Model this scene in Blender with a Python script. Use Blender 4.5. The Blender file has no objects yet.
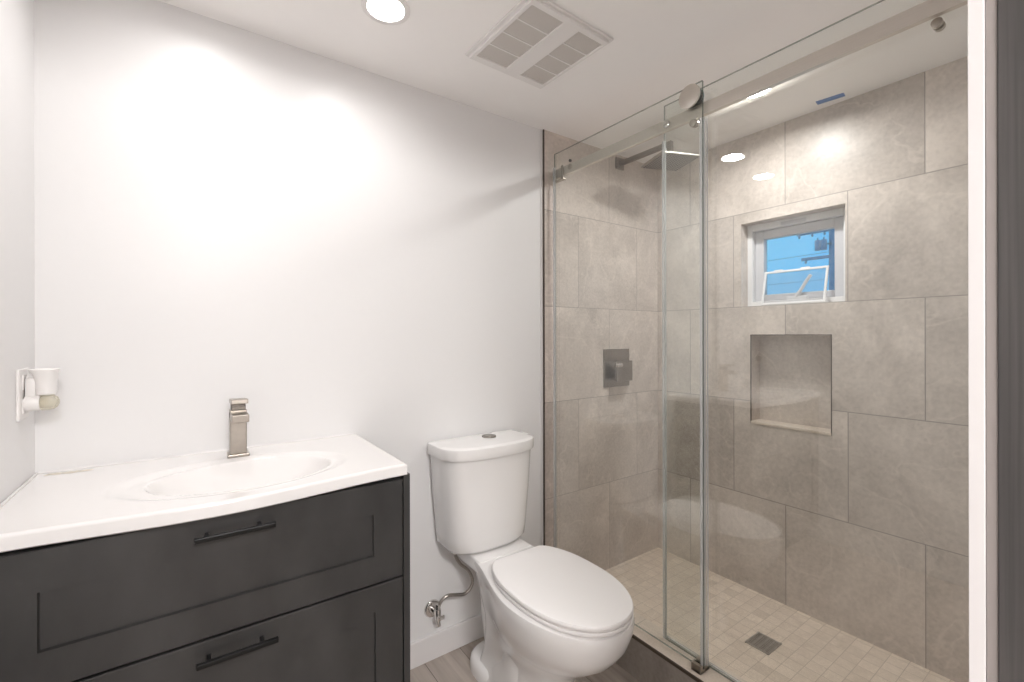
import bpy, bmesh, math, random
from mathutils import Vector, Matrix
random.seed(7)
S = bpy.context.scene
COL = S.collection

# ------------------------------------------------------------------ camera
F_PX, YAW, ROLL, CZ = 451.1, 35.41, -0.107, 1.2437
cd = bpy.data.cameras.new('camera'); cam = bpy.data.objects.new('camera', cd); COL.objects.link(cam)
cd.sensor_fit = 'HORIZONTAL'; cd.sensor_width = 36.0
cd.lens = F_PX / 1024 * 36.0
cd.shift_y = -(341 - 335.66) / 1024
cd.clip_start = 0.01; cd.clip_end = 200
cam.location = (0, 0, CZ)
_y = math.radians(YAW); _r = math.radians(ROLL)
fwd = Vector((math.sin(_y), math.cos(_y), 0)); rt = fwd.cross(Vector((0, 0, 1))); up = Vector((0, 0, 1))
r2 = rt * math.cos(_r) + up * math.sin(_r); u2 = -rt * math.sin(_r) + up * math.cos(_r)
cam.matrix_world = Matrix(((r2.x, u2.x, -fwd.x, 0), (r2.y, u2.y, -fwd.y, 0), (r2.z, u2.z, -fwd.z, CZ), (0, 0, 0, 1)))
S.camera = cam

# ------------------------------------------------------------------ world, exposure
w = bpy.data.worlds.new('sky'); S.world = w; w.use_nodes = True
wn = w.node_tree.nodes; wl = w.node_tree.links; wn.clear()
wo = wn.new('ShaderNodeOutputWorld'); wb = wn.new('ShaderNodeBackground')
wtc = wn.new('ShaderNodeTexCoord'); wno = wn.new('ShaderNodeTexNoise'); wcr = wn.new('ShaderNodeValToRGB')
wno.inputs['Scale'].default_value = 5; wno.inputs['Detail'].default_value = 5
wcr.color_ramp.elements[0].position = .35; wcr.color_ramp.elements[0].color = (.11, .54, .90, 1)
wcr.color_ramp.elements[1].position = .75; wcr.color_ramp.elements[1].color = (.34, .74, .97, 1)
wl.new(wtc.outputs['Generated'], wno.inputs['Vector']); wl.new(wno.outputs['Fac'], wcr.inputs['Fac'])
wl.new(wcr.outputs['Color'], wb.inputs['Color']); wl.new(wb.outputs['Background'], wo.inputs['Surface'])
wb.inputs['Strength'].default_value = 1.0
S.view_settings.view_transform = 'Standard'; S.view_settings.look = 'None'
S.view_settings.gamma = 1.0; S.view_settings.use_curve_mapping = False
S.view_settings.exposure = 0.07
LAMP_COL = (1.0, .979, .970)
LENS_L = 26.0                                   # radiance of the lamp lenses
ROOM_W, SHOWER_W, HALL_FILL_W = 1.5, 6.6, 55.0     # beams of the downlights and the added hall fill dome
ROOM_SPREAD, SHOWER_SPREAD = 158, 166
S.cycles.max_bounces = 14; S.cycles.diffuse_bounces = 7; S.cycles.transparent_max_bounces = 24
S.cycles.glossy_bounces = 6; S.cycles.sample_clamp_indirect = 6.0

# ------------------------------------------------------------------ materials
def nm(name):
    m = bpy.data.materials.new(name); m.use_nodes = True
    nt = m.node_tree
    return m, nt, nt.nodes, nt.links, nt.nodes['Principled BSDF']
def mat(name, col, rough=.5, metal=0.0, coat=0.0, nscale=0, namt=0.0, bump=0.0, stretch=(1, 1, 1), spec=None):
    m, nt, N, L, b = nm(name)
    b.inputs['Base Color'].default_value = (*col, 1); b.inputs['Roughness'].default_value = rough
    b.inputs['Metallic'].default_value = metal; b.inputs['Coat Weight'].default_value = coat
    if spec is not None: b.inputs['Specular IOR Level'].default_value = spec
    b.inputs['Coat Roughness'].default_value = .08
    if nscale:
        tc = N.new('ShaderNodeTexCoord'); mp = N.new('ShaderNodeMapping'); mp.inputs['Scale'].default_value = stretch
        no = N.new('ShaderNodeTexNoise'); no.inputs['Scale'].default_value = nscale; no.inputs['Detail'].default_value = 6
        L.new(tc.outputs['Object'], mp.inputs['Vector']); L.new(mp.outputs['Vector'], no.inputs['Vector'])
        mx = N.new('ShaderNodeMix'); mx.data_type = 'RGBA'
        mx.inputs[6].default_value = (*[c * (1 - namt) for c in col], 1); mx.inputs[7].default_value = (*[min(1, c * (1 + namt)) for c in col], 1)
        L.new(no.outputs['Fac'], mx.inputs[0]); L.new(mx.outputs[2], b.inputs['Base Color'])
        if bump:
            bp = N.new('ShaderNodeBump'); bp.inputs['Strength'].default_value = bump; bp.inputs['Distance'].default_value = .002
            L.new(no.outputs['Fac'], bp.inputs['Height']); L.new(bp.outputs['Normal'], b.inputs['Normal'])
    return m
def tile_mat(name, axes, shift, bw, rh, offset, mortar, c_lo, c_hi, c_gr, rough=.38, nsc=2.2, var=.06):
    m, nt, N, L, b = nm(name)
    tc = N.new('ShaderNodeTexCoord'); sp = N.new('ShaderNodeSeparateXYZ'); cb = N.new('ShaderNodeCombineXYZ')
    L.new(tc.outputs['Object'], sp.inputs[0])
    for i in (0, 1):
        a = N.new('ShaderNodeMath'); a.operation = 'SUBTRACT'; a.inputs[1].default_value = shift[i]
        L.new(sp.outputs[axes[i]], a.inputs[0]); L.new(a.outputs[0], cb.inputs[i])
    br = N.new('ShaderNodeTexBrick'); br.offset = offset; br.offset_frequency = 2; br.squash = 1
    br.inputs['Scale'].default_value = 1; br.inputs['Mortar Size'].default_value = mortar; br.inputs['Mortar Smooth'].default_value = .2
    br.inputs['Brick Width'].default_value = bw; br.inputs['Row Height'].default_value = rh; br.inputs['Bias'].default_value = 0
    br.inputs['Color1'].default_value = (0, 0, 0, 1); br.inputs['Color2'].default_value = (1, 1, 1, 1); br.inputs['Mortar'].default_value = (.5, .5, .5, 1)
    L.new(cb.outputs[0], br.inputs['Vector'])
    mw = N.new('ShaderNodeMath'); mw.operation = 'MULTIPLY'; mw.inputs[1].default_value = 37.0; L.new(br.outputs['Color'], mw.inputs[0])
    n1 = N.new('ShaderNodeTexNoise'); n1.noise_dimensions = '4D'; n1.inputs['Scale'].default_value = nsc; n1.inputs['Detail'].default_value = 9
    n1.inputs['Roughness'].default_value = .62; n1.inputs['Distortion'].default_value = 1.1
    L.new(tc.outputs['Object'], n1.inputs['Vector']); L.new(mw.outputs[0], n1.inputs['W'])
    n2 = N.new('ShaderNodeTexNoise'); n2.inputs['Scale'].default_value = nsc * 34; n2.inputs['Detail'].default_value = 4
    L.new(tc.outputs['Object'], n2.inputs['Vector'])
    ad = N.new('ShaderNodeMath'); ad.operation = 'MULTIPLY_ADD'; ad.inputs[1].default_value = .36
    L.new(n2.outputs['Fac'], ad.inputs[0]); L.new(n1.outputs['Fac'], ad.inputs[2])
    ad2 = N.new('ShaderNodeMath'); ad2.operation = 'MULTIPLY_ADD'; ad2.inputs[1].default_value = var
    L.new(br.outputs['Color'], ad2.inputs[0]); L.new(ad.outputs[0], ad2.inputs[2])
    cr = N.new('ShaderNodeValToRGB'); cr.color_ramp.elements[0].position = .47; cr.color_ramp.elements[0].color = (*c_lo, 1)
    cr.color_ramp.elements[1].position = .90; cr.color_ramp.elements[1].color = (*c_hi, 1)
    L.new(ad2.outputs[0], cr.inputs['Fac'])
    # thin pale veins
    n3 = N.new('ShaderNodeTexNoise'); n3.noise_dimensions = '4D'; n3.inputs['Scale'].default_value = nsc * .8; n3.inputs['Detail'].default_value = 4; n3.inputs['Distortion'].default_value = 1.6
    L.new(tc.outputs['Object'], n3.inputs['Vector']); L.new(mw.outputs[0], n3.inputs['W'])
    s3 = N.new('ShaderNodeMath'); s3.operation = 'SUBTRACT'; s3.inputs[1].default_value = .5; L.new(n3.outputs['Fac'], s3.inputs[0])
    a3 = N.new('ShaderNodeMath'); a3.operation = 'ABSOLUTE'; L.new(s3.outputs[0], a3.inputs[0])
    r3 = N.new('ShaderNodeMapRange'); r3.inputs['From Min'].default_value = 0; r3.inputs['From Max'].default_value = .012
    r3.inputs['To Min'].default_value = .22; r3.inputs['To Max'].default_value = 0; L.new(a3.outputs[0], r3.inputs['Value'])
    mv = N.new('ShaderNodeMix'); mv.data_type = 'RGBA'; mv.inputs[7].default_value = (*[min(1, c * 1.25) for c in c_hi], 1)
    L.new(r3.outputs[0], mv.inputs[0]); L.new(cr.outputs['Color'], mv.inputs[6])
    mg = N.new('ShaderNodeMix'); mg.data_type = 'RGBA'; mg.inputs[7].default_value = (*c_gr, 1)
    L.new(br.outputs['Fac'], mg.inputs[0]); L.new(mv.outputs[2], mg.inputs[6]); L.new(mg.outputs[2], b.inputs['Base Color'])
    bp = N.new('ShaderNodeBump'); bp.inputs['Strength'].default_value = .35; bp.inputs['Distance'].default_value = .002; bp.invert = True
    L.new(br.outputs['Fac'], bp.inputs['Height']); L.new(bp.outputs['Normal'], b.inputs['Normal'])
    b.inputs['Roughness'].default_value = rough
    return m
def glass_mat(name, tint, f0=.04):
    m, nt, N, L, b = nm(name); N.remove(b); o = N['Material Output']
    t = N.new('ShaderNodeBsdfTransparent'); t.inputs['Color'].default_value = (*tint, 1)
    g = N.new('ShaderNodeBsdfGlossy'); g.inputs['Roughness'].default_value = .0; g.inputs['Color'].default_value = (1, 1, 1, 1)
    lw = N.new('ShaderNodeLayerWeight'); lw.inputs['Blend'].default_value = .5
    p = N.new('ShaderNodeMath'); p.operation = 'POWER'; p.inputs[1].default_value = 5; L.new(lw.outputs['Facing'], p.inputs[0])
    r = N.new('ShaderNodeMath'); r.operation = 'MULTIPLY_ADD'; r.inputs[1].default_value = 1 - f0; r.inputs[2].default_value = f0; L.new(p.outputs[0], r.inputs[0])
    x = N.new('ShaderNodeMixShader'); L.new(r.outputs[0], x.inputs[0]); L.new(t.outputs[0], x.inputs[1]); L.new(g.outputs[0], x.inputs[2])
    L.new(x.outputs[0], o.inputs['Surface']); return m
def seethrough(name, col, alpha, rough=.2, tint=(1, 1, 1)):
    m, nt, N, L, b = nm(name); o = N['Material Output']
    b.inputs['Base Color'].default_value = (*col, 1); b.inputs['Roughness'].default_value = rough
    t = N.new('ShaderNodeBsdfTransparent'); t.inputs['Color'].default_value = (*tint, 1); x = N.new('ShaderNodeMixShader'); x.inputs[0].default_value = alpha
    L.new(t.outputs[0], x.inputs[1]); L.new(b.outputs[0], x.inputs[2]); L.new(x.outputs[0], o.inputs['Surface']); return m
def lamp_mat(name, strength, col=LAMP_COL):
    m, nt, N, L, b = nm(name); N.remove(b); e = N.new('ShaderNodeEmission'); e.inputs['Color'].default_value = (*col, 1); e.inputs['Strength'].default_value = strength
    L.new(e.outputs[0], N['Material Output'].inputs['Surface']); return m
def plank_mat(name):
    m, nt, N, L, b = nm(name)
    tc = N.new('ShaderNodeTexCoord'); mp = N.new('ShaderNodeMapping'); mp.inputs['Rotation'].default_value = (0, 0, math.pi / 2); mp.inputs['Location'].default_value = (.05, .03, 0)
    L.new(tc.outputs['Object'], mp.inputs['Vector'])
    br = N.new('ShaderNodeTexBrick'); br.offset = .37; br.inputs['Scale'].default_value = 1; br.inputs['Brick Width'].default_value = .9; br.inputs['Row Height'].default_value = .15
    br.inputs['Mortar Size'].default_value = .0015; br.inputs['Color1'].default_value = (0, 0, 0, 1); br.inputs['Color2'].default_value = (1, 1, 1, 1); br.inputs['Mortar'].default_value = (.3, .3, .3, 1)
    L.new(mp.outputs[0], br.inputs['Vector'])
    m2 = N.new('ShaderNodeMapping'); m2.inputs['Scale'].default_value = (1.5, 22, 1); L.new(mp.outputs[0], m2.inputs['Vector'])
    no = N.new('ShaderNodeTexNoise'); no.noise_dimensions = '4D'; no.inputs['Scale'].default_value = 2; no.inputs['Detail'].default_value = 7; no.inputs['Distortion'].default_value = .6
    mw = N.new('ShaderNodeMath'); mw.operation = 'MULTIPLY'; mw.inputs[1].default_value = 19; L.new(br.outputs['Color'], mw.inputs[0]); L.new(mw.outputs[0], no.inputs['W'])
    L.new(m2.outputs[0], no.inputs['Vector'])
    a = N.new('ShaderNodeMath'); a.operation = 'MULTIPLY_ADD'; a.inputs[1].default_value = .25; L.new(br.outputs['Color'], a.inputs[0]); L.new(no.outputs['Fac'], a.inputs[2])
    cr = N.new('ShaderNodeValToRGB'); cr.color_ramp.elements[0].position = .3; cr.color_ramp.elements[0].color = (.26, .215, .185, 1)
    cr.color_ramp.elements[1].position = .9; cr.color_ramp.elements[1].color = (.50, .44, .39, 1); L.new(a.outputs[0], cr.inputs['Fac'])
    mg = N.new('ShaderNodeMix'); mg.data_type = 'RGBA'; mg.inputs[7].default_value = (.16, .135, .118, 1); L.new(br.outputs['Fac'], mg.inputs[0]); L.new(cr.outputs[0], mg.inputs[6])
    L.new(mg.outputs[2], b.inputs['Base Color']); b.inputs['Roughness'].default_value = .42
    return m

PAINT = mat('wall_paint', (.765, .756, .754), .38, nscale=40, namt=.008, bump=.03)
CEIL = mat('ceiling_paint', (.94, .922, .91), .6, nscale=30, namt=.008)
TRIMW = mat('trim_paint', (.74, .72, .715), .3, nscale=25, namt=.008)
LO, HI, GR = (.405, .357, .32), (.72, .645, .588), (.30, .266, .24)
TILE_B = tile_mat('shower_tile_side', (1, 2), (.225, .0542), .4645, .4413, .5, .0018, LO, HI, GR)
TILE_A = tile_mat('shower_tile_back', (0, 2), (1.525, .0542), .43, .4413, .5, .0014, LO, HI, GR)
TILE_N = tile_mat('niche_tile', (1, 2), (.1, -.3), 9, 9, .5, .0001, LO, HI, GR)
TILE_C = tile_mat('curb_tile', (1, 2), (.1, -.3), .46, 9, .5, .002, (.23, .20, .178), (.38, .34, .305), GR)
CURBTOP = tile_mat('curb_top', (0, 1), (.0, .2), 9, .46, 0, .001, (.58, .50, .42), (.80, .71, .62), (.3, .26, .22), nsc=6)
MOSAIC = tile_mat('mosaic_floor', (0, 1), (1.737, .82), .0535, .0535, 0, .0011, (.62, .52, .43), (.84, .725, .615), (.52, .435, .36), rough=.5, nsc=4, var=.05)
PLANK = plank_mat('plank_floor')
CERAMIC = mat('white_ceramic', (.80, .785, .775), .09, coat=.3, nscale=8, namt=.005)
SINKW = mat('cultured_marble', (.82, .80, .79), .12, coat=.3, nscale=6, namt=.01)
PLASTICW = mat('white_plastic', (.80, .78, .765), .35, nscale=20, namt=.01)
SEATW = mat('seat_plastic', (.87, .85, .842), .28, nscale=20, namt=.006)
CHAR = mat('charcoal_lacquer', (.034, .0328, .0322), .36, nscale=9, namt=.75, stretch=(1, 1, .45))
CHARIN = mat('charcoal_carcass', (.012, .0115, .011), .6, nscale=12, namt=.2)
BLACK = mat('black_metal', (.012, .012, .012), .32, metal=.6, nscale=30, namt=.2)
RUBBER = mat('black_rubber', (.015, .015, .015), .5, nscale=30, namt=.2)
RAILM = mat('rail_nickel', (.66, .62, .57), .36, metal=1, nscale=60, namt=.08, stretch=(1, .2, 8))
NICKEL = mat('brushed_nickel', (.43, .39, .345), .30, metal=1, nscale=60, namt=.10, stretch=(1, 8, 1))
DNICKEL = mat('dark_nickel', (.30, .275, .25), .35, metal=1, nscale=60, namt=.10)
CHROME = mat('chrome', (.72, .70, .68), .14, metal=1, nscale=30, namt=.04)
STEEL = mat('braided_steel', (.42, .39, .36), .32, metal=1, nscale=900, namt=.45)
EDGE_DARK = mat('edge_profile_and_shade', (.085, .065, .052), .4, metal=.4, nscale=30, namt=.15)  # dark metal trim of the curb, also paints the shaded tile edge
GLASS = glass_mat('shower_glass', (.972, .984, .974), .07)
GEDGE = seethrough('glass_edge', (.16, .185, .175), .6, .15, (.62, .70, .67))
SEAL = seethrough('clear_vinyl', (.70, .71, .72), .45, .12)
WGLASS = glass_mat('window_glass', (.78, .93, 1.0))
OIL = seethrough('oil_bottle', (.80, .78, .71), .30, .08, (.95, .93, .84))
VINYL = mat('window_vinyl', (.78, .78, .79), .3, nscale=15, namt=.01)
VINYLG = mat('window_sash', (.60, .60, .63), .35, nscale=15, namt=.01)
SCREEN = seethrough('screen_mesh', (.35, .35, .36), .12, .6)
GRILLE = None
DOORG = mat('door_veneer', (.062, .057, .055), .45, nscale=14, namt=.75, stretch=(6, 17, .30))
TAPE = mat('painters_tape', (.07, .19, .48), .55, nscale=60, namt=.15)
POLE = mat('blue_haze_pole', (.10, .30, .45), .8, nscale=3, namt=.2)  # blue sky haze put into the colour of pole and cables
DIRT = mat('outdoor_ground', (.28, .26, .22), .9, nscale=2, namt=.2)
DRAINM = mat('drain_steel', (.60, .59, .575), .35, metal=1, nscale=40, namt=.2)

def grille_mat():
    m, nt, N, L, b = nm('vent_mesh')
    tc = N.new('ShaderNodeTexCoord'); br = N.new('ShaderNodeTexBrick'); br.offset = 0
    br.inputs['Scale'].default_value = 1; br.inputs['Brick Width'].default_value = .0042; br.inputs['Row Height'].default_value = .0042; br.inputs['Mortar Size'].default_value = .0013
    br.inputs['Color1'].default_value = (.34, .30, .275, 1); br.inputs['Color2'].default_value = (.36, .32, .29, 1); br.inputs['Mortar'].default_value = (.62, .59, .56, 1)
    L.new(tc.outputs['Object'], br.inputs['Vector']); L.new(br.outputs['Color'], b.inputs['Base Color']); b.inputs['Roughness'].default_value = .7
    return m
GRILLE = grille_mat()

# ------------------------------------------------------------------ geometry helpers
def add_box(bm, a, b, bev=0.0, seg=2):
    a = Vector(a); b = Vector(b)
    r = bmesh.ops.create_cube(bm, size=1.0)
    vs = r['verts']; c = (a + b) / 2; d = b - a
    for v in vs: v.co = Vector((v.co.x * d.x, v.co.y * d.y, v.co.z * d.z)) + c
    if bev:
        es = list({e for v in vs for e in v.link_edges})
        bmesh.ops.bevel(bm, geom=es, offset=bev, segments=seg, affect='EDGES', profile=.5)
    return vs
def add_cyl(bm, p, q, r, seg=24, r2=None, bev=0.0):
    p = Vector(p); q = Vector(q); d = q - p
    M = Matrix.Translation((p + q) / 2) @ d.to_track_quat('Z', 'Y').to_matrix().to_4x4()
    res = bmesh.ops.create_cone(bm, cap_ends=True, segments=seg, radius1=r, radius2=r if r2 is None else r2, depth=d.length, matrix=M)
    if bev:
        es = [e for e in {e for v in res['verts'] for e in v.link_edges} if len(e.link_faces) == 2 and abs(e.calc_face_angle()) > 1.0]
        bmesh.ops.bevel(bm, geom=es, offset=bev, segments=2, affect='EDGES', profile=.5)
def add_tube(bm, pts, r, seg=12):
    pts = [Vector(p) for p in pts]; rings = []
    n = None
    for i, p in enumerate(pts):
        t = (pts[min(i + 1, len(pts) - 1)] - pts[max(i - 1, 0)]).normalized()
        if n is None:
            n = t.orthogonal().normalized()
        n = (n - t * n.dot(t)).normalized(); b = t.cross(n)
        rr = r[i] if isinstance(r, (list, tuple)) else r
        rings.append([bm.verts.new(p + (n * math.cos(2 * math.pi * k / seg) + b * math.sin(2 * math.pi * k / seg)) * rr) for k in range(seg)])
    for a, b in zip(rings, rings[1:]):
        for k in range(seg): bm.faces.new((a[k], a[(k + 1) % seg], b[(k + 1) % seg], b[k]))
    bm.faces.new(rings[0][::-1]); bm.faces.new(rings[-1])
def add_loft(bm, rings, cap0=True, cap1=True):
    R = [[bm.verts.new(p) for p in r] for r in rings]; n = len(R[0])
    for a, b in zip(R, R[1:]):
        for k in range(n): bm.faces.new((a[k], a[(k + 1) % n], b[(k + 1) % n], b[k]))
    if cap0: bm.faces.new(R[0][::-1])
    if cap1: bm.faces.new(R[-1])
    return R
def smooth_path(pts, n=8):
    P = [Vector(p) for p in pts]; out = []
    for i in range(len(P) - 1):
        p0, p1, p2, p3 = P[max(i - 1, 0)], P[i], P[i + 1], P[min(i + 2, len(P) - 1)]
        for k in range(n):
            t = k / n
            out.append(.5 * ((2 * p1) + (p2 - p0) * t + (2 * p0 - 5 * p1 + 4 * p2 - p3) * t * t + (3 * p1 - p0 - 3 * p2 + p3) * t ** 3))
    return out + [P[-1]]
def obj(name, bm, m, parent=None, smooth=False, mats=None):
    """link ONE mesh object; vertices are given in room coordinates"""
    bmesh.ops.recalc_face_normals(bm, faces=bm.faces)
    base = Vector((0, 0, 0))
    if parent is not None:
        q = parent
        while q is not None: base += q.location; q = q.parent
        rot = root_rot(parent)
        bm.transform(Matrix.Translation(-base))
        if rot: pass
    me = bpy.data.meshes.new(name); bm.to_mesh(me); bm.free()
    for mm in (mats or [m]): me.materials.append(mm)
    if smooth:
        me.shade_smooth()
        me.set_sharp_from_angle(angle=math.radians(smooth if smooth is not True else 40))
    o = bpy.data.objects.new(name, me); COL.objects.link(o)
    if parent is not None: o.parent = parent
    return o
def root_rot(p): return 0
def thing(name, label, cat, loc, group=None):
    o = bpy.data.objects.new(name, None); COL.objects.link(o); o.location = loc; o.empty_display_size = .05
    o['label'] = label; o['category'] = cat
    if group: o['group'] = group
    return o
def tag(o, label, cat, group=None):
    o['label'] = label; o['category'] = cat
    if group: o['group'] = group
    return o
def struct(name, bm, m, parent=None, smooth=False, mats=None, label=None, cat=None):
    o = obj(name, bm, m, parent, smooth, mats)
    if parent is None:
        o['kind'] = 'structure'
        if label: o['label'] = label
        if cat: o['category'] = cat
    return o
NB = bmesh.new
def box(a, b, bev=0.0, seg=2):
    bm = NB(); add_box(bm, a, b, bev, seg); return bm

# ------------------------------------------------------------------ dimensions of the room
YA, XL, XT, XB, ZC = 1.60, -.317, 1.312, 2.133, 2.183
ZS, CURB, YF = .055, .150, .080
# ------------------------------------------------------------------ setting
struct('floor', box((-1.2, -1.8, -.06), (XT + .02, YA + .1, 0)), PLANK, label='greige wood plank floor beside the toilet', cat='floor')
struct('floor_shower', box((XT + .03, YF - .02, -.06), (XB + .01, YA, ZS)), MOSAIC, label='beige mosaic tile shower floor around the drain', cat='floor')
struct('ceiling', box((-1.2, -1.8, ZC), (XB + .2, YA + .1, ZC + .1)), CEIL, label='flat white painted ceiling', cat='ceiling')
struct('wall_back', box((XL - .1, YA, -.05), (XB + .15, YA + .1, ZC + .05)), PAINT, label='smooth white painted wall behind the toilet and vanity', cat='wall')
struct('wall_left', box((XL - .1, -.05, -.05), (XL, YA, ZC + .05)), PAINT, label='white painted side wall with the socket', cat='wall')
struct('wall_shower', box((XT, YA - .010, 0), (XB, YA, ZC)), TILE_A, label='grey stone tiled shower wall carrying the mixer valve', cat='wall')

# right shower wall: tiled skin with niche and window openings
WY0, WY1, WZ0, WZ1 = .698, 1.118, 1.379, 1.771
NY0, NY1, NZ0, NZ1 = .745, 1.0745, .832, 1.2465
def wall_right():
    bm = NB()
    def quad(p, mi=0):
        f = bm.faces.new([bm.verts.new(q) for q in p]); f.material_index = mi; return f
    ys = sorted([YF - .02, WY0, WY1, NY0, NY1, YA]); zs = sorted([0, WZ0, WZ1, NZ0, NZ1, ZC])
    xo = XB + .16
    for i in range(len(ys) - 1):
        for k in range(len(zs) - 1):
            cy, cz = (ys[i] + ys[i + 1]) / 2, (zs[k] + zs[k + 1]) / 2
            inw = WY0 < cy < WY1 and WZ0 < cz < WZ1; inn = NY0 < cy < NY1 and NZ0 < cz < NZ1
            y0, y1, z0, z1 = ys[i], ys[i + 1], zs[k], zs[k + 1]
            if not (inw or inn): quad([(XB, y0, z0), (XB, y0, z1), (XB, y1, z1), (XB, y1, z0)])
            if not inw: quad([(xo, y0, z0), (xo, y1, z0), (xo, y1, z1), (xo, y0, z1)], 2)
    def reveal(y0, y1, z0, z1, x1, back):
        quad([(XB, y0, z0), (XB, y1, z0), (x1, y1, z0), (x1, y0, z0)], 1); quad([(XB, y0, z1), (x1, y0, z1), (x1, y1, z1), (XB, y1, z1)], 1)
        quad([(XB, y0, z0), (x1, y0, z0), (x1, y0, z1), (XB, y0, z1)], 1); quad([(XB, y1, z0), (XB, y1, z1), (x1, y1, z1), (x1, y1, z0)], 1)
        if back: quad([(x1, y0, z0), (x1, y1, z0), (x1, y1, z1), (x1, y0, z1)], 1)
    reveal(WY0, WY1, WZ0, WZ1, xo, False); reveal(NY0, NY1, NZ0, NZ1, XB + .085, True)
    for a, b in ((YF - .02, 0), (YA, 0)):
        quad([(XB, a, 0), (xo, a, 0), (xo, a, ZC), (XB, a, ZC)], 2)
    me = bpy.data.meshes.new('wall_right'); bm.to_mesh(me); bm.free()
    for mm in (TILE_B, TILE_N, PAINT): me.materials.append(mm)
    o = bpy.data.objects.new('wall_right', me); COL.objects.link(o); o['kind'] = 'structure'
    o['label'] = 'grey stone tiled shower wall holding the window and niche'; o['category'] = 'wall'
    return o
WR = wall_right()
# lighter sloping stone ledge and dark edge strips of the niche
bm = NB()
add_box(bm, (XB - .003, NY0 + .001, NZ0), (XB + .083, NY1 - .001, NZ0 + .012), .002)
struct('niche_ledge', bm, CURBTOP, WR)
bm = NB()
for a, b in (((XB - .002, NY1 - .003, NZ0), (XB + .004, NY1, NZ1)), ((XB - .002, NY0, NZ1 - .003), (XB + .004, NY1, NZ1)), ((XB - .002, NY0, NZ0), (XB + .004, NY0 + .003, NZ1))):
    add_box(bm, a, b)
struct('niche_edge_strip', bm, EDGE_DARK, WR)
# front wall with the doorway the view looks through
DX0, DX1 = -.30, .566
bm = NB()
add_box(bm, (DX1, -.04, 0), (XB + .15, YF - .0005, ZC)); add_box(bm, (XL - .1, -.04, 2.06), (DX1, YF - .012, ZC)); add_box(bm, (XL - .1, -.04, 0), (DX0, YF - .012, 2.06))
struct('wall_front', bm, PAINT, label='white wall around the doorway', cat='wall')
# door casing on the room side (three members, mitred look) and the jamb
bm = NB()
add_box(bm, (.5500, YF - .0003, 0), (.620, YF + .0098, 2.062), .0004)
struct('trim_1', bm, TRIMW, label='white door casing at the right edge of the photo', cat='door casing')
STOP_GREIGE = mat('door_stop_greige', (.30, .268, .255), .5, nscale=20, namt=.03)  # strip in a darker greige than the casing
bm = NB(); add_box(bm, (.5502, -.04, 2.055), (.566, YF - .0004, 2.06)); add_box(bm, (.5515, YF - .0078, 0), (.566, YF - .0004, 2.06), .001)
struct('trim_4', bm, STOP_GREIGE, label='narrow greige door stop between white casing and grey door', cat='door stop')
# shower curb, curb edge profile, painted tile edge shade, baseboard
bm = NB(); add_box(bm, (XT, YF - .012, 0), (1.428, YA - .010, CURB - .008), 0)
CB = struct('shower_curb', bm, TILE_C, label='tiled shower kerb running under the glass panels', cat='kerb')
bm = NB(); add_box(bm, (XT + .006, YF - .012, CURB - .008), (1.430, YA - .010, CURB), .0015); struct('curb_top', bm, CURBTOP, CB)
bm = NB(); add_box(bm, (XT - .002, YF - .012, CURB - .010), (XT + .006, YA - .010, CURB - .0005), .001); struct('curb_edge_strip', bm, EDGE_DARK, CB)
bm = NB(); add_box(bm, (XT - .004, YA - .0115, 0), (XT + .001, YA, ZC)); struct('trim_2', bm, EDGE_DARK, label='dark strip painting in the shaded edge of the shower tile', cat='edge strip')  # dark strip paints in the shadow along the tile edge
bm = NB(); add_box(bm, (XT - .016, YA - .004, .095), (XT - .004, YA, ZC)); struct('trim_3', bm, TRIMW, label='thin white filler strip beside the dark tile edge', cat='filler strip')
bm = NB(); add_box(bm, (.481, YA - .013, 0), (XT - .005, YA, .095), .003); struct('baseboard_back', bm, TRIMW, label='white baseboard behind the toilet', cat='baseboard')

# hallway behind the view point, with an added fill light on its ceiling
bm = NB()
add_box(bm, (-1.2, -1.9, 0), (1.3, -1.8, ZC)); add_box(bm, (-1.3, -1.9, 0), (-1.2, 0, ZC)); add_box(bm, (1.2, -1.9, 0), (1.3, -.04, ZC)); add_box(bm, (-1.2, -.05, 0), (XL - .1, YF - .012, ZC))
struct('wall_hall', bm, PAINT, label='white hallway walls behind the doorway', cat='wall')
bm = NB(); add_box(bm, (2.30, -40, -.4), (70, 50, -.3)); struct('ground_outside', bm, DIRT, label='ground outside the window', cat='ground')

# grey door, swung fully open into the hall
d = thing('door_1', 'dark grey wood grain door at the right edge of the photo', 'door', (.57, .0715, 0)); d['kind'] = 'structure'
obj('door_slab', box((.5505, -.74, .012), (.588, .0721, 2.05), .0006), DOORG, d)
bm = NB()
for z in (.25, 1.05, 1.85): add_cyl(bm, (.594, .069, z - .045), (.594, .069, z + .045), .006, 12)
obj('hinge', bm, DNICKEL, d)
bm = NB(); add_cyl(bm, (.549, .0592, .9145), (.5508, .0592, .9145), .0016, 10); obj('screw', bm, BLACK, d)

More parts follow.
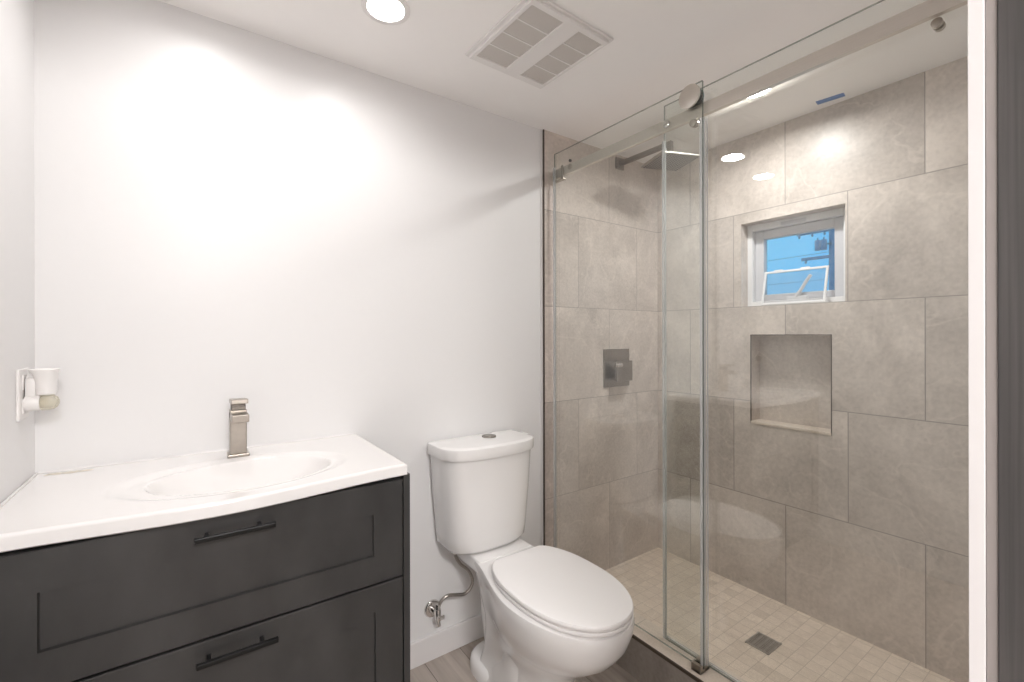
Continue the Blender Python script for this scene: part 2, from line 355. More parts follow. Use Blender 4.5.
# ------------------------------------------------------------------ window
win = thing('window_1', 'small white awning window set in the shower wall', 'window', (2.25, .908, WZ0)); win['kind'] = 'structure'
def ring_frame(bm, x0, x1, y0, y1, z0, z1, tk, bev=.002, bot=None, top=None):
    bot = bot or tk; top = top or tk
    add_box(bm, (x0, y0, z0), (x1, y0 + tk, z1), bev); add_box(bm, (x0, y1 - tk, z0), (x1, y1, z1), bev)
    add_box(bm, (x0, y0 + tk, z0), (x1, y1 - tk, z0 + bot), bev); add_box(bm, (x0, y0 + tk, z1 - top), (x1, y1 - tk, z1), bev)
bm = NB(); ring_frame(bm, 2.190, 2.262, WY0 + .001, WY1 - .001, WZ0 + .001, WZ1 - .001, .024, top=.030); obj('window_frame', bm, VINYL, win)
bm = NB(); ring_frame(bm, 2.214, 2.252, WY0 + .026, WY1 - .026, WZ0 + .026, WZ1 - .032, .040, .004, bot=.030); obj('sash', bm, VINYLG, win)
obj('pane', box((2.236, WY0 + .06, WZ0 + .05), (2.241, WY1 - .06, WZ1 - .066)), WGLASS, win)
bm = NB(); add_box(bm, (2.186, .86, WZ1 - .028), (2.192, .965, WZ1 - .012), .002); obj('vent_slot', bm, VINYLG, win)
bm = NB()
add_box(bm, (2.196, .86, WZ0 + .022), (2.214, .945, WZ0 + .040), .004)
add_tube(bm, smooth_path([(2.203, .905, WZ0 + .036), (2.200, .890, WZ0 + .06), (2.198, .862, WZ0 + .105), (2.198, .846, WZ0 + .128)], 6), [.009] * 6 + [.007] * 13, 10)
obj('crank', bm, VINYL, win, 40)
# loose screen frame leaning in the window recess
sc = thing('screen_frame', 'loose white insect screen frame leaning in the window recess', 'window screen', (2.165, .915, WZ0))
def lean(pts_bm, base, ang):
    pts_bm.transform(Matrix.Translation(base) @ Matrix.Rotation(ang, 4, 'Y') @ Matrix.Translation(-Vector(base)))
SB = (2.150, .915, WZ0 + .003)
bm = NB(); ring_frame(bm, 2.146, 2.154, .774, 1.034, WZ0 + .003, WZ0 + .163, .0095, .002); lean(bm, SB, math.radians(14)); obj('frame', bm, VINYL, sc)
bm = NB(); add_box(bm, (2.1495, .783, WZ0 + .012), (2.1502, 1.026, WZ0 + .154)); lean(bm, SB, math.radians(14)); obj('mesh_panel', bm, SCREEN, sc)
for y in (.865, .975):
    bm = NB(); add_box(bm, (2.147, y - .018, WZ0 + .162), (2.153, y + .018, WZ0 + .168), .0015); lean(bm, SB, math.radians(14)); obj('pull_tab', bm, VINYL, sc)

# utility pole beyond the window
K = 26.0
def far(y6, z6): return (K, y6 * K / 6, CZ + (z6 - CZ) * K / 6)
py = far(2.073, 2.0)[1]
pole = thing('utility_pole', 'wooden utility pole with crossarms seen through the small window', 'utility pole', (K, py, -.3))
bm = NB(); add_cyl(bm, (K, py, -.3), (K, py, 7.6), .24, 16, .20); obj('pole', bm, POLE, pole, True)
for z, L0, L1 in ((far(0, 2.452)[2], 1.62, 1.2), (far(0, 2.146)[2], 1.40, .9)):
    a = obj('crossarm', box((K - .20, py - L1, z - .075), (K - .10, py + L0, z + .075), .01), POLE, pole)
    for t in (-.8, .35, .9, L0 - .12) if L0 > 1.5 else (-.6, 1.2):
        bm = NB(); add_cyl(bm, (K - .15, py + t, z - .16), (K - .15, py + t, z - .07), .06, 10, .04); add_cyl(bm, (K - .15, py + t, z - .22), (K - .15, py + t, z - .16), .035, 10, .06); obj('insulator', bm, POLE, a, True)
zt = far(0, 2.29)[2]
for yo in (.34, .62):
    bm = NB(); add_cyl(bm, (K - .25, py + yo, zt - .28), (K - .25, py + yo, zt + .24), .13, 16, bev=.02); add_cyl(bm, (K - .25, py + yo, zt + .24), (K - .25, py + yo, zt + .36), .035, 10); add_box(bm, (K - .28, py, zt - .03), (K - .22, py + yo, zt + .03)); obj('transformer', bm, POLE, pole, True)
for i, z6 in enumerate((2.172, 1.86)):
    z = far(0, z6)[2]; bm = NB()
    add_tube(bm, [(K - .15, py + .1 + t * 1.6, z + (.12 - .1 * math.sin(t * .35)) + (.018 * i * t)) for t in range(0, 12)], .012, 6)
    tag(obj('power_line', bm, POLE), ('thin cable leaving the lower crossarm, seen through the window', 'lowest thin cable crossing the sky behind the window screen')[i], 'cable', 'cables outside the window')

# ------------------------------------------------------------------ ceiling lights
def downlight(x, y, label, r=.068, watts=10, spread=130):
    t = thing('ceiling_light', label, 'ceiling light', (x, y, ZC), 'recessed ceiling lights')
    bm = NB(); n = 40; prof = [(r, 0), (r, -.0025), (r - .003, -.0042), (r - .0155, -.0036), (r - .017, -.0010), (r - .017, .0)]
    add_loft(bm, [[(x + a * math.cos(2 * math.pi * k / n), y + a * math.sin(2 * math.pi * k / n), ZC + h) for k in range(n)] for a, h in prof], False, False)
    obj('trim_ring', bm, PLASTICW, t, 35)
    bm = NB(); rr = r - .017
    add_loft(bm, [[(x + a * math.cos(2 * math.pi * k / n), y + a * math.sin(2 * math.pi * k / n), ZC + h) for k in range(n)] for a, h in ((rr, -.0005), (rr * .8, -.0012), (rr * .4, -.0018))], False, True)
    obj('lens', bm, LENS, t, True)
    ld = bpy.data.lights.new('downlight_beam', 'AREA'); ld.shape = 'DISK'; ld.size = 2 * rr; ld.energy = watts; ld.color = LAMP_COL; ld.spread = math.radians(spread)
    lo = bpy.data.objects.new('downlight_beam', ld); COL.objects.link(lo); lo.parent = t; lo.location = (0, 0, -.0046)
    return t
LENS = lamp_mat('lamp_lens', LENS_L)
downlight(.456, 1.262, 'round recessed light in the ceiling above the tank, left of the fan grille', watts=ROOM_W, spread=ROOM_SPREAD)
downlight(.03, 1.31, 'recessed ceiling light above the vanity, seen only as a reflection in the glass', watts=ROOM_W, spread=ROOM_SPREAD)
downlight(1.765, .87, 'recessed ceiling light inside the shower, half behind the steel rail', watts=SHOWER_W, spread=SHOWER_SPREAD)
# unseen opal dome, added on the hallway ceiling as ambient fill
hl = thing('hall_fill_light', 'unseen opal dome added on the hallway ceiling as fill light', 'ceiling light', (.1, -1.1, ZC))
bm = NB(); n = 40
add_loft(bm, [[(.1 + a * math.cos(2 * math.pi * k / n), -1.1 + a * math.sin(2 * math.pi * k / n), ZC + h) for k in range(n)] for a, h in ((.235, 0), (.235, -.02), (.225, -.022))], True, True); obj('base', bm, PLASTICW, hl, 40)
bm = NB(); add_loft(bm, [[(.1 + .22 * math.cos(f) * math.cos(2 * math.pi * k / n), -1.1 + .22 * math.cos(f) * math.sin(2 * math.pi * k / n), ZC - .0215 - .08 * math.sin(f)) for k in range(n)] for f in [i * math.pi / 2 / 8 for i in range(8)] + [math.pi / 2 * .98]], False, True); obj('shade', bm, lamp_mat('hall_fill_dome', HALL_FILL_W / (math.pi * .22 * .22 * 3.14)), hl, True)

# ------------------------------------------------------------------ exhaust fan grille
v = thing('exhaust_fan', 'square white ceiling fan grille with two perforated panels', 'exhaust fan', (.917, 1.1445, ZC))
bm = NB()
def vent_prof(hx, hy, z): return [(.917 + sx * hx, 1.1445 + sy * hy, z) for sx, sy in ((-1, -1), (1, -1), (1, 1), (-1, 1))]
hx, hy = .168, .174
add_box(bm, (.917 - hx, 1.1445 - hy, ZC - .007), (.917 + hx, 1.1445 + hy, ZC - .0005), .002)
# raised inner border with two openings
zz0, zz1 = ZC - .016, ZC - .006
X = [-.157, -.144, -.022, .040, .148, .157]; Y = [-.166, -.146, .140, .166]
for a, b in ((X[0], X[1]), (X[2], X[3]), (X[4], X[5])): add_box(bm, (.917 + a, 1.1445 + Y[0], zz0), (.917 + b, 1.1445 + Y[3], zz1), .002)
for a, b in ((X[1], X[2]), (X[3], X[4])):
    add_box(bm, (.917 + a - .002, 1.1445 + Y[0], zz0), (.917 + b + .002, 1.1445 + Y[1], zz1), .002); add_box(bm, (.917 + a - .002, 1.1445 + Y[2], zz0), (.917 + b + .002, 1.1445 + Y[3], zz1), .002)
    for k in (1, 2, 3):
        yy = 1.1445 + Y[1] + (Y[2] - Y[1]) * k / 4; add_box(bm, (.917 + a - .001, yy - .0025, zz0 + .004), (.917 + b + .001, yy + .0025, zz1))
obj('cover', bm, PLASTICW, v)
for a, b in ((X[1], X[2]), (X[3], X[4])):
    obj('perforated_panel', box((.917 + a, 1.1445 + Y[1], ZC - .0105), (.917 + b, 1.1445 + Y[2], ZC - .0068)), GRILLE, v)
v.rotation_euler = (0, 0, math.radians(1.7))

# blue tape on the shower ceiling
bm = NB(); add_box(bm, (-.017, -.046, -.0012), (.017, .046, 0)); bm.transform(Matrix.Translation((2.0705, .727, ZC - .0003)) @ Matrix.Rotation(math.radians(8), 4, 'Z'))
tag(obj('masking_tape', bm, TAPE), 'short strip of blue tape stuck to the shower ceiling', 'tape')

# ------------------------------------------------------------------ vanity cabinet
VX0, VX1, VF = XL + .003, .4785, 1.147
vc = thing('vanity_cabinet', 'charcoal vanity cabinet with two shaker drawers under the white sink top', 'bathroom cabinet', ((VX0 + VX1) / 2, 1.37, 0))
bm = NB()
add_box(bm, (VX0, VF + .022, .10), (VX0 + .018, YA - .012, .872)); add_box(bm, (VX0, YA - .018, .10), (VX1 - .019, YA - .012, .872)); add_box(bm, (VX0, VF + .022, .10), (VX1 - .019, YA - .012, .118)); add_box(bm, (VX0, VF + .022, .60), (VX1 - .019, VF + .03, .872)); add_box(bm, (VX0, VF + .022, .118), (VX1 - .019, VF + .03, .61)); add_box(bm, (VX0, VF + .07, 0), (VX1 - .019, YA - .012, .10))
obj('body', bm, CHARIN, vc)
obj('side_panel', box((VX1 - .018, VF, 0), (VX1, YA - .004, .874), .001), CHAR, vc)
def shaker(x0, x1, z0, z1, ix0, ix1, iz0, iz1, y=VF, t=.019, dp=.008):
    bm = NB(); o = [(x0, z0), (x1, z0), (x1, z1), (x0, z1)]; i = [(ix0, iz0), (ix1, iz0), (ix1, iz1), (ix0, iz1)]
    e = .0018
    oi = [(x0 + e, z0 + e), (x1 - e, z0 + e), (x1 - e, z1 - e), (x0 + e, z1 - e)]; ii = [(ix0 + e, iz0 + e), (ix1 - e, iz0 + e), (ix1 - e, iz1 - e), (ix0 + e, iz1 - e)]
    R = [[(a, y + t, b) for a, b in o], [(a, y + e, b) for a, b in o], [(a, y, b) for a, b in oi], [(a, y, b) for a, b in i], [(a, y + dp, b) for a, b in ii]]
    add_loft(bm, R); return bm
def pull(parent, x0, x1, z):
    y = VF - .026
    h = obj('handle', box((x0, y - .005, z - .005), (x1, y + .005, z + .005), .0012), BLACK, parent)
    for x in (x0 + .022, x1 - .030):
        bm = NB(); add_cyl(bm, (x, y + .003, z), (x, VF + .002, z), .0046, 14); obj('post', bm, BLACK, h, True)
d1 = obj('drawer', shaker(VX0 + .016, VX1 - .0205, .6075, .862, -.225, .3805, .6775, .786), CHAR, vc)
d2 = obj('drawer', shaker(VX0 + .016, VX1 - .0205, .118, .602, -.225, .3855, .19, .534), CHAR, vc)
pull(d1, .004, .1525, .8262)
pull(d2, .007, .1575, .5690)

# ------------------------------------------------------------------ sink top
ST = thing('sink_top', 'glossy white one piece sink top with bowed front and oval basin', 'sink', (.076, 1.37, .875))
TX0, TX1, TZ, TH = XL + .001, .470, .902, .031
def front_y(x): 
    d_ = (x - .06) / .40
    return 1.145 - (.038 * .5 * (1 + math.cos(math.pi * max(-1, min(1, d_)))))
def basin_z(x, y):
    r1 = math.hypot((x - .10) / .262, (y - 1.322) / .168); r2 = math.hypot((x - .115) / .194, (y - 1.33) / .130)
    z = 0
    if r1 < 1: t = min(1, (1 - r1) / .18); z -= .007 * t * t * (3 - 2 * t)
    if r2 < 1.04:
        t = max(0, min(1, (1.04 - r2) / .95)); z -= .115 * (1 - (1 - t) ** 2.1)
    return z
bm = NB(); nx, ny = 190, 130
xs = [TX0 + (TX1 - TX0) * i / nx for i in range(nx + 1)]
rows = []
for x in xs:
    fy = front_y(x); ps = []
    e = min(1, (TX1 - x) / .006); rd = .007
    for j in range(25):
        y = YA - .014 - (YA - .018 - fy) * j / 24; ps.append((x, y, min(TZ - TH, TZ + basin_z(x, y) - .010)))
    ps.append((x, fy, TZ - TH + .003)); 
    for k in range(6):
        a = math.pi / 2 * k / 5; ps.append((x, fy + rd - rd * math.cos(a), TZ - rd + rd * math.sin(a)))
    for j in range(1, ny + 1):
        y = fy + rd + (YA - .001 - fy - rd) * j / ny; ps.append((x, y, TZ + basin_z(x, y)))
    ps.append((x, YA - .001, TZ - TH))
    if x > TX1 - .0045:
        dz = .003 * (1 - ((TX1 - x) / .0045)); ps = [(p[0], p[1], p[2] - (dz if p[2] > TZ - .01 else 0)) for p in ps]
    rows.append([bm.verts.new(p) for p in ps])
m_ = len(rows[0])
for a, b in zip(rows, rows[1:]):
    for j in range(m_ - 1): bm.faces.new((a[j], a[j + 1], b[j + 1], b[j]))
    bm.faces.new((a[m_ - 1], a[0], b[0], b[m_ - 1]))
bm.faces.new(rows[0]); bm.faces.new(rows[-1][::-1])
obj('counter', bm, SINKW, ST, 30)
bm = NB(); add_cyl(bm, (.112, 1.335, TZ - .1115), (.112, 1.335, TZ - .105), .022, 24, bev=.001); obj('sink_drain', bm, CHROME, ST, 40)
bm = NB()
add_tube(bm, [(TX0 + .004 + i * .0265, YA - .003, TZ + .0012 + .0006 * math.sin(i * 2.1)) for i in range(30)], .0032, 8)
add_tube(bm, [(TX0 + .003, YA - .004 - i * .028, TZ + .001) for i in range(16)], .0032, 8)
obj('caulk_bead', bm, TRIMW, ST, True)
bm = NB()   # smear of sealant by the corner
for i in range(9):
    a = .016 + .012 * math.sin(i * 1.7); px_, py_ = -.288 + i * .0085, 1.570 + .006 * math.sin(i * 2.3)
    n = 10; add_loft(bm, [[(px_ + s * a * .6 * math.cos(2 * math.pi * k / n), py_ + s * a * .35 * math.sin(2 * math.pi * k / n), TZ + h) for k in range(n)] for s, h in ((1, .0003), (.7, .0012))], True, True)
SMEAR = mat('old_sealant', (.66, .61, .52), .5, nscale=60, namt=.15)
obj('sealant_smear', bm, SMEAR, ST, True)

# ------------------------------------------------------------------ faucet
SHADEN = mat('shaded_nickel', (.17, .155, .14), .25, metal=1, nscale=60, namt=.1)  # nickel darkened for the neck, shade under the lever painted in
FX, FY_ = .109, 1.512
fa = thing('faucet', 'square brushed nickel single lever tap behind the sink basin', 'faucet', (FX, FY_, TZ))
obj('base_plate', box((FX - .027, FY_ - .027, TZ - .0004), (FX + .027, FY_ + .027, TZ + .008), .002), NICKEL, fa)
obj('body', box((FX - .0205, FY_ - .0205, TZ + .007), (FX + .0205, FY_ + .0205, TZ + .132), .0025), NICKEL, fa)
bm = NB(); add_box(bm, (FX - .0205, FY_ - .085, TZ + .106), (FX + .0205, FY_ + .019, TZ + .127), .002); obj('spout', bm, NICKEL, fa)
bm = NB(); add_cyl(bm, (FX, FY_ - .07, TZ + .1045), (FX, FY_ - .07, TZ + .1065), .010, 18); obj('aerator', bm, DNICKEL, fa, 40)
obj('neck', box((FX - .018, FY_ - .016, TZ + .131), (FX + .018, FY_ + .018, TZ + .150), .002), SHADEN, fa)
bm = NB(); add_box(bm, (FX - .0205, FY_ - .062, TZ + .150), (FX + .0205, FY_ + .0205, TZ + .163), .002)
bm.transform(Matrix.Translation((FX, FY_, TZ + .15)) @ Matrix.Rotation(math.radians(-4), 4, 'X') @ Matrix.Translation((-FX, -FY_, -TZ - .15))); obj('lever', bm, NICKEL, fa)

# ------------------------------------------------------------------ toilet
TC = .946
to = thing('toilet', 'white two piece elongated toilet with closed lid beside the vanity', 'toilet', (TC, 1.25, 0))
def egg(yb, yf, hw, hb, z, n=36, ym=None, dx=0.0, convex=False):
    """outline from the tip (yf) round to the squared back (yb); hw widest half width, hb half width at the back"""
    ym = ym if ym is not None else yf + (yb - yf) * .46
    side = []
    for i in range(n + 1):
        t = i / n
        if t < .5:
            a = math.pi / 2 * (t / .5); y = ym - (ym - yf) * math.cos(a); wd = hw * math.sin(a) ** .92
        else:
            s = (t - .5) / .5; y = ym + (yb - ym) * s; k = s ** 3 if convex else s * s * (3 - 2 * s); wd = hw + (hb - hw) * k
            if s > .92: wd *= 1 - .10 * ((s - .92) / .08) ** 2
        side.append((wd, y))
    pts = [(TC + dx + wd, y, z) for wd, y in side] + [(TC + dx - wd, y, z) for wd, y in side[::-1][:-1]]
    return pts
bm = NB()
add_loft(bm, [egg(1.44, 1.035, .112, .095, 0), egg(1.44, 1.035, .112, .095, .02), egg(1.43, 1.05, .098, .085, .05), egg(1.42, 1.05, .088, .072, .10), egg(1.42, 1.03, .090, .066, .17),
              egg(1.42, .985, .108, .070, .225), egg(1.42, .925, .138, .082, .27), egg(1.42, .870, .160, .094, .315), egg(1.42, .838, .174, .104, .36), egg(1.425, .824, .181, .113, .40), egg(1.43, .820, .182, .117, .425), egg(1.43, .823, .180, .116, .436), egg(1.425, .832, .172, .110, .440)])
# trapway relief at the back and rounded foot
add_tube(bm, smooth_path([(TC, 1.40, .415), (TC, 1.435, .33), (TC, 1.44, .22), (TC, 1.41, .10), (TC, 1.38, .0)], 5), [.088, .083, .078, .073, .069, .066, .064, .062, .060, .059, .058, .058, .058, .058, .059, .060, .062, .064, .067, .070, .073], 28)
add_tube(bm, smooth_path([(TC, 1.28, .30), (TC, 1.22, .22), (TC, 1.23, .12), (TC, 1.30, .04)], 5), .098, 28)
n = 40
foot = lambda s, z, g=0: [(TC + s * .108 * math.copysign(abs(math.cos(2 * math.pi * k / n)) ** .8, math.cos(2 * math.pi * k / n)), 1.405 + s * .115 * math.copysign(abs(math.sin(2 * math.pi * k / n)) ** .8, math.sin(2 * math.pi * k / n)), z) for k in range(n)]
add_loft(bm, [foot(1, 0), foot(1, .022), foot(.97, .040), foot(.88, .050), foot(.7, .053)])
# deck under the tank
add_box(bm, (TC - .118, 1.36, .395), (TC + .118, 1.555, .4425), .008, 3)
bowl = obj('bowl', bm, CERAMIC, to, 50)
for sx in (-1, 1):
    bm = NB(); add_cyl(bm, (TC + sx * .072, 1.330, .0), (TC + sx * .072, 1.330, .064), .0135, 18, .0115, bev=.003); obj('bolt_cap', bm, PLASTICW, to, 40)
def outline_slab(pts_fn, levels): 
    bm = NB(); add_loft(bm, [pts_fn(s, z) for s, z in levels]); return bm
def seat_pts(s, z): return egg(1.300 - .0 - (.012 * (1 - s) * 10), .822 + .165 * (1 - s) * 1.0, .166 * s + .0, .108 * s, z, ym=1.065, convex=True)
obj('seat', outline_slab(seat_pts, [(.960, .4395), (.968, .4425), (.996, .4440), (1.0, .4465), (1.0, .4515), (.992, .4535), (.955, .4540)]), SEATW, to, 40)
obj('lid', outline_slab(seat_pts, [(.955, .4540), (.962, .4565), (.996, .4585), (1.004, .462), (1.0, .467), (.985, .4705), (.93, .4725), (.70, .474), (.3, .4745)]), SEATW, to, 40)
for sx in (-1, 1):
    bm = NB(); add_cyl(bm, (TC + sx * .072 - .02, 1.305, .452), (TC + sx * .072 + .02, 1.305, .452), .0125, 18, bev=.003); obj('hinge', bm, SEATW, to, 40)
def dshape(hw, yb, yf, z, n=36, pw=2.75, rc=.012):
    pts = []
    ymid = yb - (yb - yf) * .42
    for k in range(n + 1):
        a = math.pi * k / n; c, s_ = math.cos(a), math.sin(a)
        pts.append((TC - .013 + hw * math.copysign(abs(c) ** (2 / pw), c), ymid - (ymid - yf) * abs(s_) ** (2 / pw), z))
    pts.append((TC - .013 - hw, yb - rc, z)); pts.append((TC - .013 - hw + rc * .3, yb - rc * .3, z)); pts.append((TC - .013 - hw + rc, yb, z))
    pts.append((TC - .013 + hw - rc, yb, z)); pts.append((TC - .013 + hw - rc * .3, yb - rc * .3, z)); pts.append((TC - .013 + hw, yb - rc, z))
    return pts
bm = NB()
TB = YA - .018
add_loft(bm, [dshape(.135, TB - .01, 1.430, .443), dshape(.160, TB, 1.412, .449), dshape(.170, TB, 1.404, .462), dshape(.174, TB, 1.400, .50), dshape(.188, TB, 1.393, .66), dshape(.196, TB, 1.388, .797)])
tank = obj('tank', bm, CERAMIC, to, 45)
bm = NB()
add_loft(bm, [dshape(.198, TB + .004, 1.384, .7965), dshape(.2045, TB + .006, 1.377, .798), dshape(.2055, TB + .006, 1.3755, .803), dshape(.2055, TB + .006, 1.3755, .832), dshape(.2045, TB + .006, 1.3765, .8370), dshape(.2015, TB + .004, 1.380, .8395), dshape(.18, TB - .02, 1.405, .8408), dshape(.10, TB - .05, 1.47, .8412)])
lidt = obj('tank_lid', bm, CERAMIC, to, 35)
bm = NB(); add_cyl(bm, (TC + .022, 1.522, .838), (TC + .022, 1.522, .8455), .0285, 28, bev=.0015); fb = obj('flush_button', bm, DNICKEL, lidt, 40)
bm = NB(); add_box(bm, (TC + .0215, 1.499, .8443), (TC + .0225, 1.545, .8449)); obj('button_split', bm, DNICKEL, lidt)
# little embossed mark at the upper left of the tank front
bm = NB(); 
for k in range(3): add_box(bm, (TC - .176 + k * .006, 1.434, .755 - k * .002), (TC - .173 + k * .006, 1.448, .772 - k * .002))
EMB = mat('embossed_mark', (.66, .64, .625), .3, nscale=30, namt=.02)
obj('embossed_mark', bm, EMB, tank)

# water supply: valve on the wall with braided hose
sv = thing('supply_valve', 'chrome stop valve on the wall with a braided hose curving up to the tank', 'stop valve', (.756, YA, .19))
bm = NB(); add_cyl(bm, (.756, YA + .001, .192), (.756, YA - .009, .192), .034, 32, .029, bev=.0015); obj('wall_flange', bm, CHROME, sv, 40)
bm = NB(); add_cyl(bm, (.756, YA - .005, .192), (.756, YA - .058, .192), .0095, 18); add_cyl(bm, (.756, YA - .052, .172), (.756, YA - .052, .214), .011, 18, bev=.001); obj('valve_body', bm, CHROME, sv, 40)
bm = NB(); add_cyl(bm, (.756, YA - .058, .192), (.756, YA - .072, .192), .007, 14); add_box(bm, (.741, YA - .079, .184), (.771, YA - .071, .200), .003); bm.transform(Matrix.Translation((.756, YA - .052, .172)) @ Matrix.Rotation(0, 4, 'X') @ Matrix.Translation((-.756, -YA + .052, -.172))); obj('valve_handle', bm, CHROME, sv, 40)
bm = NB(); add_cyl(bm, (.756, YA - .052, .172), (.760, YA - .052, .150), .007, 12); obj('valve_stem', bm, CHROME, sv, 40)
bm = NB(); add_tube(bm, smooth_path([(.757, YA - .052, .214), (.766, YA - .056, .240), (.790, YA - .060, .256), (.825, YA - .064, .250), (.862, YA - .065, .242), (.888, YA - .066, .256), (.898, YA - .066, .285), (.880, YA - .065, .327), (.846, YA - .065, .362), (.824, YA - .066, .398), (.820, YA - .068, .425)], 7), .0062, 14); obj('hose', bm, STEEL, sv, True)
bm = NB(); add_cyl(bm, (.756, YA - .052, .208), (.757, YA - .052, .232), .0095, 6); obj('hose_nut', bm, CHROME, sv, 30)
bm = NB(); add_cyl(bm, (.820, YA - .067, .415), (.818, YA - .069, .4415), .013, 8); obj('hose_nut', bm, CHROME, sv, 30)

# ------------------------------------------------------------------ socket and plug-in freshener on the left wall
wp = thing('wall_plate', 'white socket plate on the left wall above the sink top', 'socket', (XL, 1.487, 1.112))
bm = NB(); add_box(bm, (XL - .0002, 1.449, 1.055), (XL + .006, 1.525, 1.170), .002); obj('plate', bm, PLASTICW, wp)
for z in (1.085, 1.139):
    bm = NB(); add_box(bm, (XL + .005, 1.470, z - .017), (XL + .0075, 1.504, z + .017), .003); obj('receptacle', bm, PLASTICW, wp)
af = thing('air_freshener', 'white plug-in air freshener with a clear oil bottle on the socket', 'air freshener', (XL + .03, 1.487, 1.13))
bm = NB(); n = 28
def af_ring(cx, rx, ry, z): return [(XL + cx + rx * math.cos(2 * math.pi * k / n), 1.487 + ry * math.sin(2 * math.pi * k / n), z) for k in range(n)]
add_loft(bm, [af_ring(.042, .012, .014, 1.108), af_ring(.042, .017, .020, 1.110), af_ring(.042, .018, .021, 1.120), af_ring(.041, .0185, .022, 1.138), af_ring(.040, .021, .0245, 1.154), af_ring(.038, .0255, .0265, 1.1645), af_ring(.038, .0265, .027, 1.1675), af_ring(.038, .0245, .025, 1.1690), af_ring(.038, .021, .0215, 1.1665), af_ring(.038, .018, .018, 1.157)])
obj('body', bm, PLASTICW, af, 40)
bm = NB(); add_cyl(bm, (XL + .0076, 1.487, 1.092), (XL + .033, 1.487, 1.092), .0205, 24, .0185, bev=.003); add_box(bm, (XL + .0076, 1.474, 1.095), (XL + .027, 1.500, 1.150), .006); obj('plug_housing', bm, PLASTICW, af, 40)
bm = NB()
rg = [[(XL + .0332 + dx, 1.487 + r_ * math.cos(2 * math.pi * k / n), 1.0905 + r_ * math.sin(2 * math.pi * k / n)) for k in range(n)] for dx, r_ in ((0, .0165), (.001, .0182), (.014, .0182), (.021, .0165), (.027, .012), (.030, .005))]
add_loft(bm, rg, True, True); obj('bottle', bm, OIL, af, 40)
bm = NB(); add_cyl(bm, (XL + .0335, 1.487, 1.0905), (XL + .043, 1.487, 1.0905), .009, 18); obj('wick', bm, SMEAR, af, 40)

# ------------------------------------------------------------------ shower rail
RX0, RX1, RZ0, RZ1 = 1.362, 1.378, 1.963, 2.003
ra = thing('shower_rail', 'brushed nickel rail running along the top of the shower glass', 'rail', (1.37, .8, RZ0))
obj('rail', box((RX0, YF - .012, RZ0), (RX1, YA - .022, RZ1), .0015), RAILM, ra)
bm = NB(); add_box(bm, (1.364, YA - .024, RZ0 - .006), (1.386, YA - .0105, RZ1 + .004), .002); obj('wall_bracket', bm, NICKEL, ra)
bm = NB(); add_box(bm, (1.3572, 1.512, RZ0 - .012), (1.3618, 1.528, RZ1 + .006), .001); add_box(bm, (1.3572, 1.512, RZ0 - .016), (1.378, 1.580, RZ0 - .0115), .001); obj('end_stop', bm, NICKEL, ra)
bm = NB(); add_cyl(bm, (1.3572, 1.470, 1.988), (1.3622, 1.470, 1.988), .0125, 22, bev=.001); obj('stop_screw', bm, NICKEL, ra, 40)
bm = NB(); add_cyl(bm, (1.3572, 1.470, 2.0145), (1.366, 1.470, 2.0145), .0065, 18, bev=.001); obj('stop_bumper', bm, RUBBER, ra, 40)
# ------------------------------------------------------------------ sliding door
GZ = 2.0695
sd = thing('sliding_door', 'clear glass sliding shower panel beside the toilet, hung on rail rollers', 'shower door', (1.352, 1.2, CURB))
def pane(name, x0, x1, y0, y1, z0, z1, parent):
    bm = NB(); vs = add_box(bm, (x0, y0, z0), (x1, y1, z1))
    for f in bm.faces: f.material_index = 0 if abs(f.calc_center_median().x - x0) < 1e-4 or abs(f.calc_center_median().x - x1) < 1e-4 else 1
    return obj(name, bm, None, parent, mats=[GLASS, GEDGE])
SD0, SD1 = .8325, 1.563
pane('glass', 1.348, 1.356, SD0, SD1, CURB + .012, GZ, sd)
def roller(parent, y, z=2.037):
    bm = NB(); add_cyl(bm, (1.3475, y, z), (1.341, y, z), .0385, 40, bev=.0015); r_ = obj('roller_cap', bm, RAILM, parent, 40)
    bm = NB(); add_cyl(bm, (1.3565, y, z), (1.380, y, z), .0335, 36, bev=.003); obj('roller_wheel', bm, RUBBER, r_, 40)
roller(sd, .8755, 2.034)
for y in (.872,):
    bm = NB(); add_cyl(bm, (1.3565, y, RZ0 - .014), (1.376, y, RZ0 - .014), .0125, 20, bev=.001); obj('anti_lift_pin', bm, NICKEL, sd, 40)
bm = NB(); add_box(bm, (1.3445, SD0 - .001, CURB + .022), (1.3478, SD0 + .008, RZ0 - .012), .001); add_box(bm, (1.3562, SD0 - .006, CURB + .022), (1.3595, SD0 + .008, RZ0 - .012), .001); add_box(bm, (1.3595, SD0 - .010, CURB + .022), (1.366, SD0 - .007, RZ0 - .012), .001); obj('edge_seal', bm, SEAL, sd)
bm = NB(); add_box(bm, (1.346, SD1 - .002, CURB + .022), (1.358, SD1 + .008, GZ - .06), .002); obj('edge_seal', bm, SEAL, sd)
